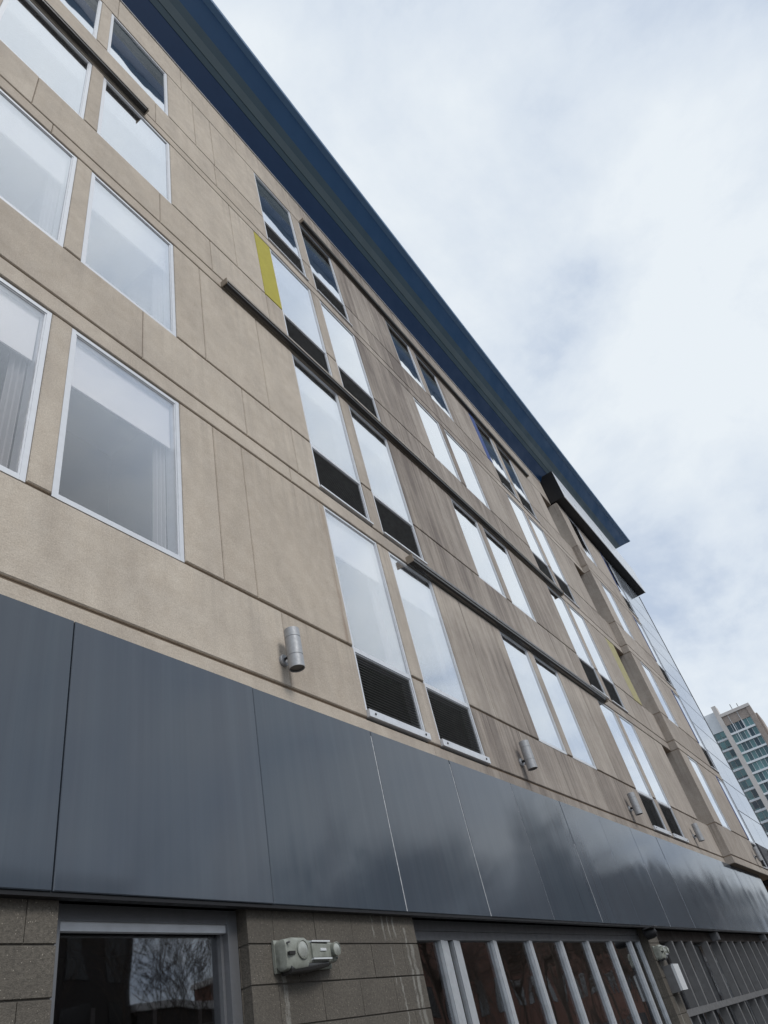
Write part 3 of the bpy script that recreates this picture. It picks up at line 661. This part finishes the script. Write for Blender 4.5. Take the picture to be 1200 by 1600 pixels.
for fl in range(20):
    zt = 66.7-3.1*fl; zb_ = zt-2.5
    tb('spandrel', M_TWHITE, YR, YM-0.12, zb_-0.58, zb_-0.01, 243.9, 244.49)
    ys = [YR+0.1+i*1.29 for i in range(7)]
    for i in range(6): 
        pane(ys[i]+0.04, ys[i+1]-0.05, zb_, zt-0.02, 244.30)
    for yy in ([11.62, 14.5] if fl < 2 else []): tb('mullion', M_TWHITE, yy-0.07, yy+0.13, zb_, zt+0.04, 243.92, 244.48)
    for i in range(7): tb('mullion', M_TWHITE, ys[i]-0.045, ys[i]+0.035, zb_, zt, 244.1, 244.48)
    zt2 = zt-0.3
    if fl < 15:
        for i in range(3): pane(YM+1.5+i*1.5, YM+2.85+i*1.5, zt2-1.75, zt2+0.1, 246.45)
        for i in range(3): pane(YM+1.5+i*1.5, YM+2.85+i*1.5, zt2-2.25, zt2-1.85, 246.45)
        tb('spandrel', M_TWHITE, YM+1.3, YL, zt2-2.85, zt2-2.27, 246.3, 246.58)

# ------------------------------------------------------------------ across the street (seen only as reflections)
def grow(mb, p, d, L, r, depth, rng):
    n = 3; q = Vector(p); dd = Vector(d)
    for i in range(n):
        dd = (dd+Vector((rng.uniform(-.2,.2), rng.uniform(-.2,.2), rng.uniform(-.06,.12)))).normalized()
        q2 = q+dd*(L/n); mb.tube(q, q2, max(.004, r*(1-0.25*i/n)), max(.004, r*(1-0.25*(i+1)/n)), 5 if depth > 3 else 3)
        if depth > 0 and (i > 0 or depth < 3) and depth < 6:
            s = (dd*0.8+Vector((rng.uniform(-1,1), rng.uniform(-1,1), rng.uniform(-.25,.5)))*0.8).normalized(); grow(mb, q2, s, L*rng.uniform(.55,.8), r*0.46, depth-1, rng)
        q = q2
    if depth > 0:
        for j in range(1 if depth < 5 else 4):
            s = (dd+Vector((rng.uniform(-1,1), rng.uniform(-1,1), rng.uniform(-.25,.35)))*(0.8 if depth > 4 else .45)).normalized(); grow(mb, q, s, L*rng.uniform(.7,.9), r*0.62, depth-1, rng)
tr = tag(empty('bare_tree'), 'bare winter tree with a single trunk standing across the street', 'tree', 'bare trees across the street')
tk = MB(); tk.tube((0,0,0), (0.05,0,0.9), 0.15, 0.125, 8); tk.tube((0.05,0,0.9), (0,0.05,1.65), 0.125, 0.11, 8); tk.build('trunk', M_BARK, tr)
cwn = MB(); grow(cwn, (0,0.05,1.6), (0,0,1), 1.7, 0.10, 6, random.Random(5)); cwn.build('crown', M_BARK, tr)
print('tree faces', len(cwn.f))
spots = [(24,-15,1.3)]+[(29+4.1*i, -13.5-3.2*((i*7) % 3), 1.3+0.12*((i*5) % 4)) for i in range(14)]
for i, (x, y, s) in enumerate(spots):
    o = tr if i == 0 else copy_tree(tr)
    o.location = (x, y, 0); o.rotation_euler.z = i*1.3; o.scale = (s, s, s)
sh = tag(empty('bare_shrub'), 'bare many-stemmed winter shrub across the street in front of the trees', 'shrub', 'bare shrubs across the street')
st_ = MB(); tw = MB(); rg = random.Random(9)
for i in range(5):
    a_ = i*1.26; d_ = Vector((0.45*math.cos(a_), 0.45*math.sin(a_), 1)).normalized(); p1 = Vector((0.12*math.cos(a_), 0.12*math.sin(a_), 0.0)); p2 = p1+d_*1.3
    st_.tube(p1, p2, 0.028, 0.022, 6); grow(tw, p2, d_, 1.45, 0.019, 4, rg)
st_.build('stem', M_BARK, sh); tw.build('crown', M_BARK, sh)
spots = [(14.6,-14.0,1.45),(18.2,-15.5,1.55),(22,-16.5,1.5)]+[(28+4.4*i, -11.4-1.6*((i*7) % 3), 1.15+0.1*((i*5) % 4)) for i in range(12)]
for i, (x, y, s) in enumerate(spots):
    o = sh if i == 0 else copy_tree(sh)
    o.location = (x, y, 0); o.rotation_euler.z = i*2.1; o.scale = (s, s, s*1.1)
def shop(name, label, x0, x1, y0, y1, h, mat, nwin, zs):
    o = tag(empty(name, ((x0+x1)/2, y1, 0)), label, 'building'); cx = (x0+x1)/2
    MB().box(x0-cx, x1-cx, y0-y1, 0, 0.02, h).build('wall', mat, o)
    MB().box(x0-cx-.2, x1-cx+.2, y0-y1-.2, .2, h+.01, h+.4).build('parapet', M_TBEIGE, o)
    st = (x1-x0)/nwin
    for z0, z1 in zs:
        for i in range(nwin): MB().box(x0-cx+st*(i+.25), x0-cx+st*(i+.75), 0.002, 0.06, z0, z1).build('window', M_LENS, o)
shop('low_building', 'low dark brown building across the street', 31, 43, -46, -34, 8.0, M_BROWN, 5, [(1.0, 3.0)])
shop('brown_building', 'taller brown building with narrow bays across the street', 14, 30.6, -46, -34, 14.0, M_BROWN, 7, [(1.0, 4.0), (5.5, 8.5), (9.6, 12.6)])
shop('brick_building', 'long red brick building across the street', 46, 108, -44, -30, 11.0, M_BRICK, 16, [(1.0, 2.8), (5.2, 7.4)])
shop('office_block', 'grey office block further along the street', 112, 210, -60, -26, 19.0, M_GREYPANEL, 18, [(3.0, 5.2), (6.6, 8.8), (10.2, 12.4), (13.8, 16.0)])
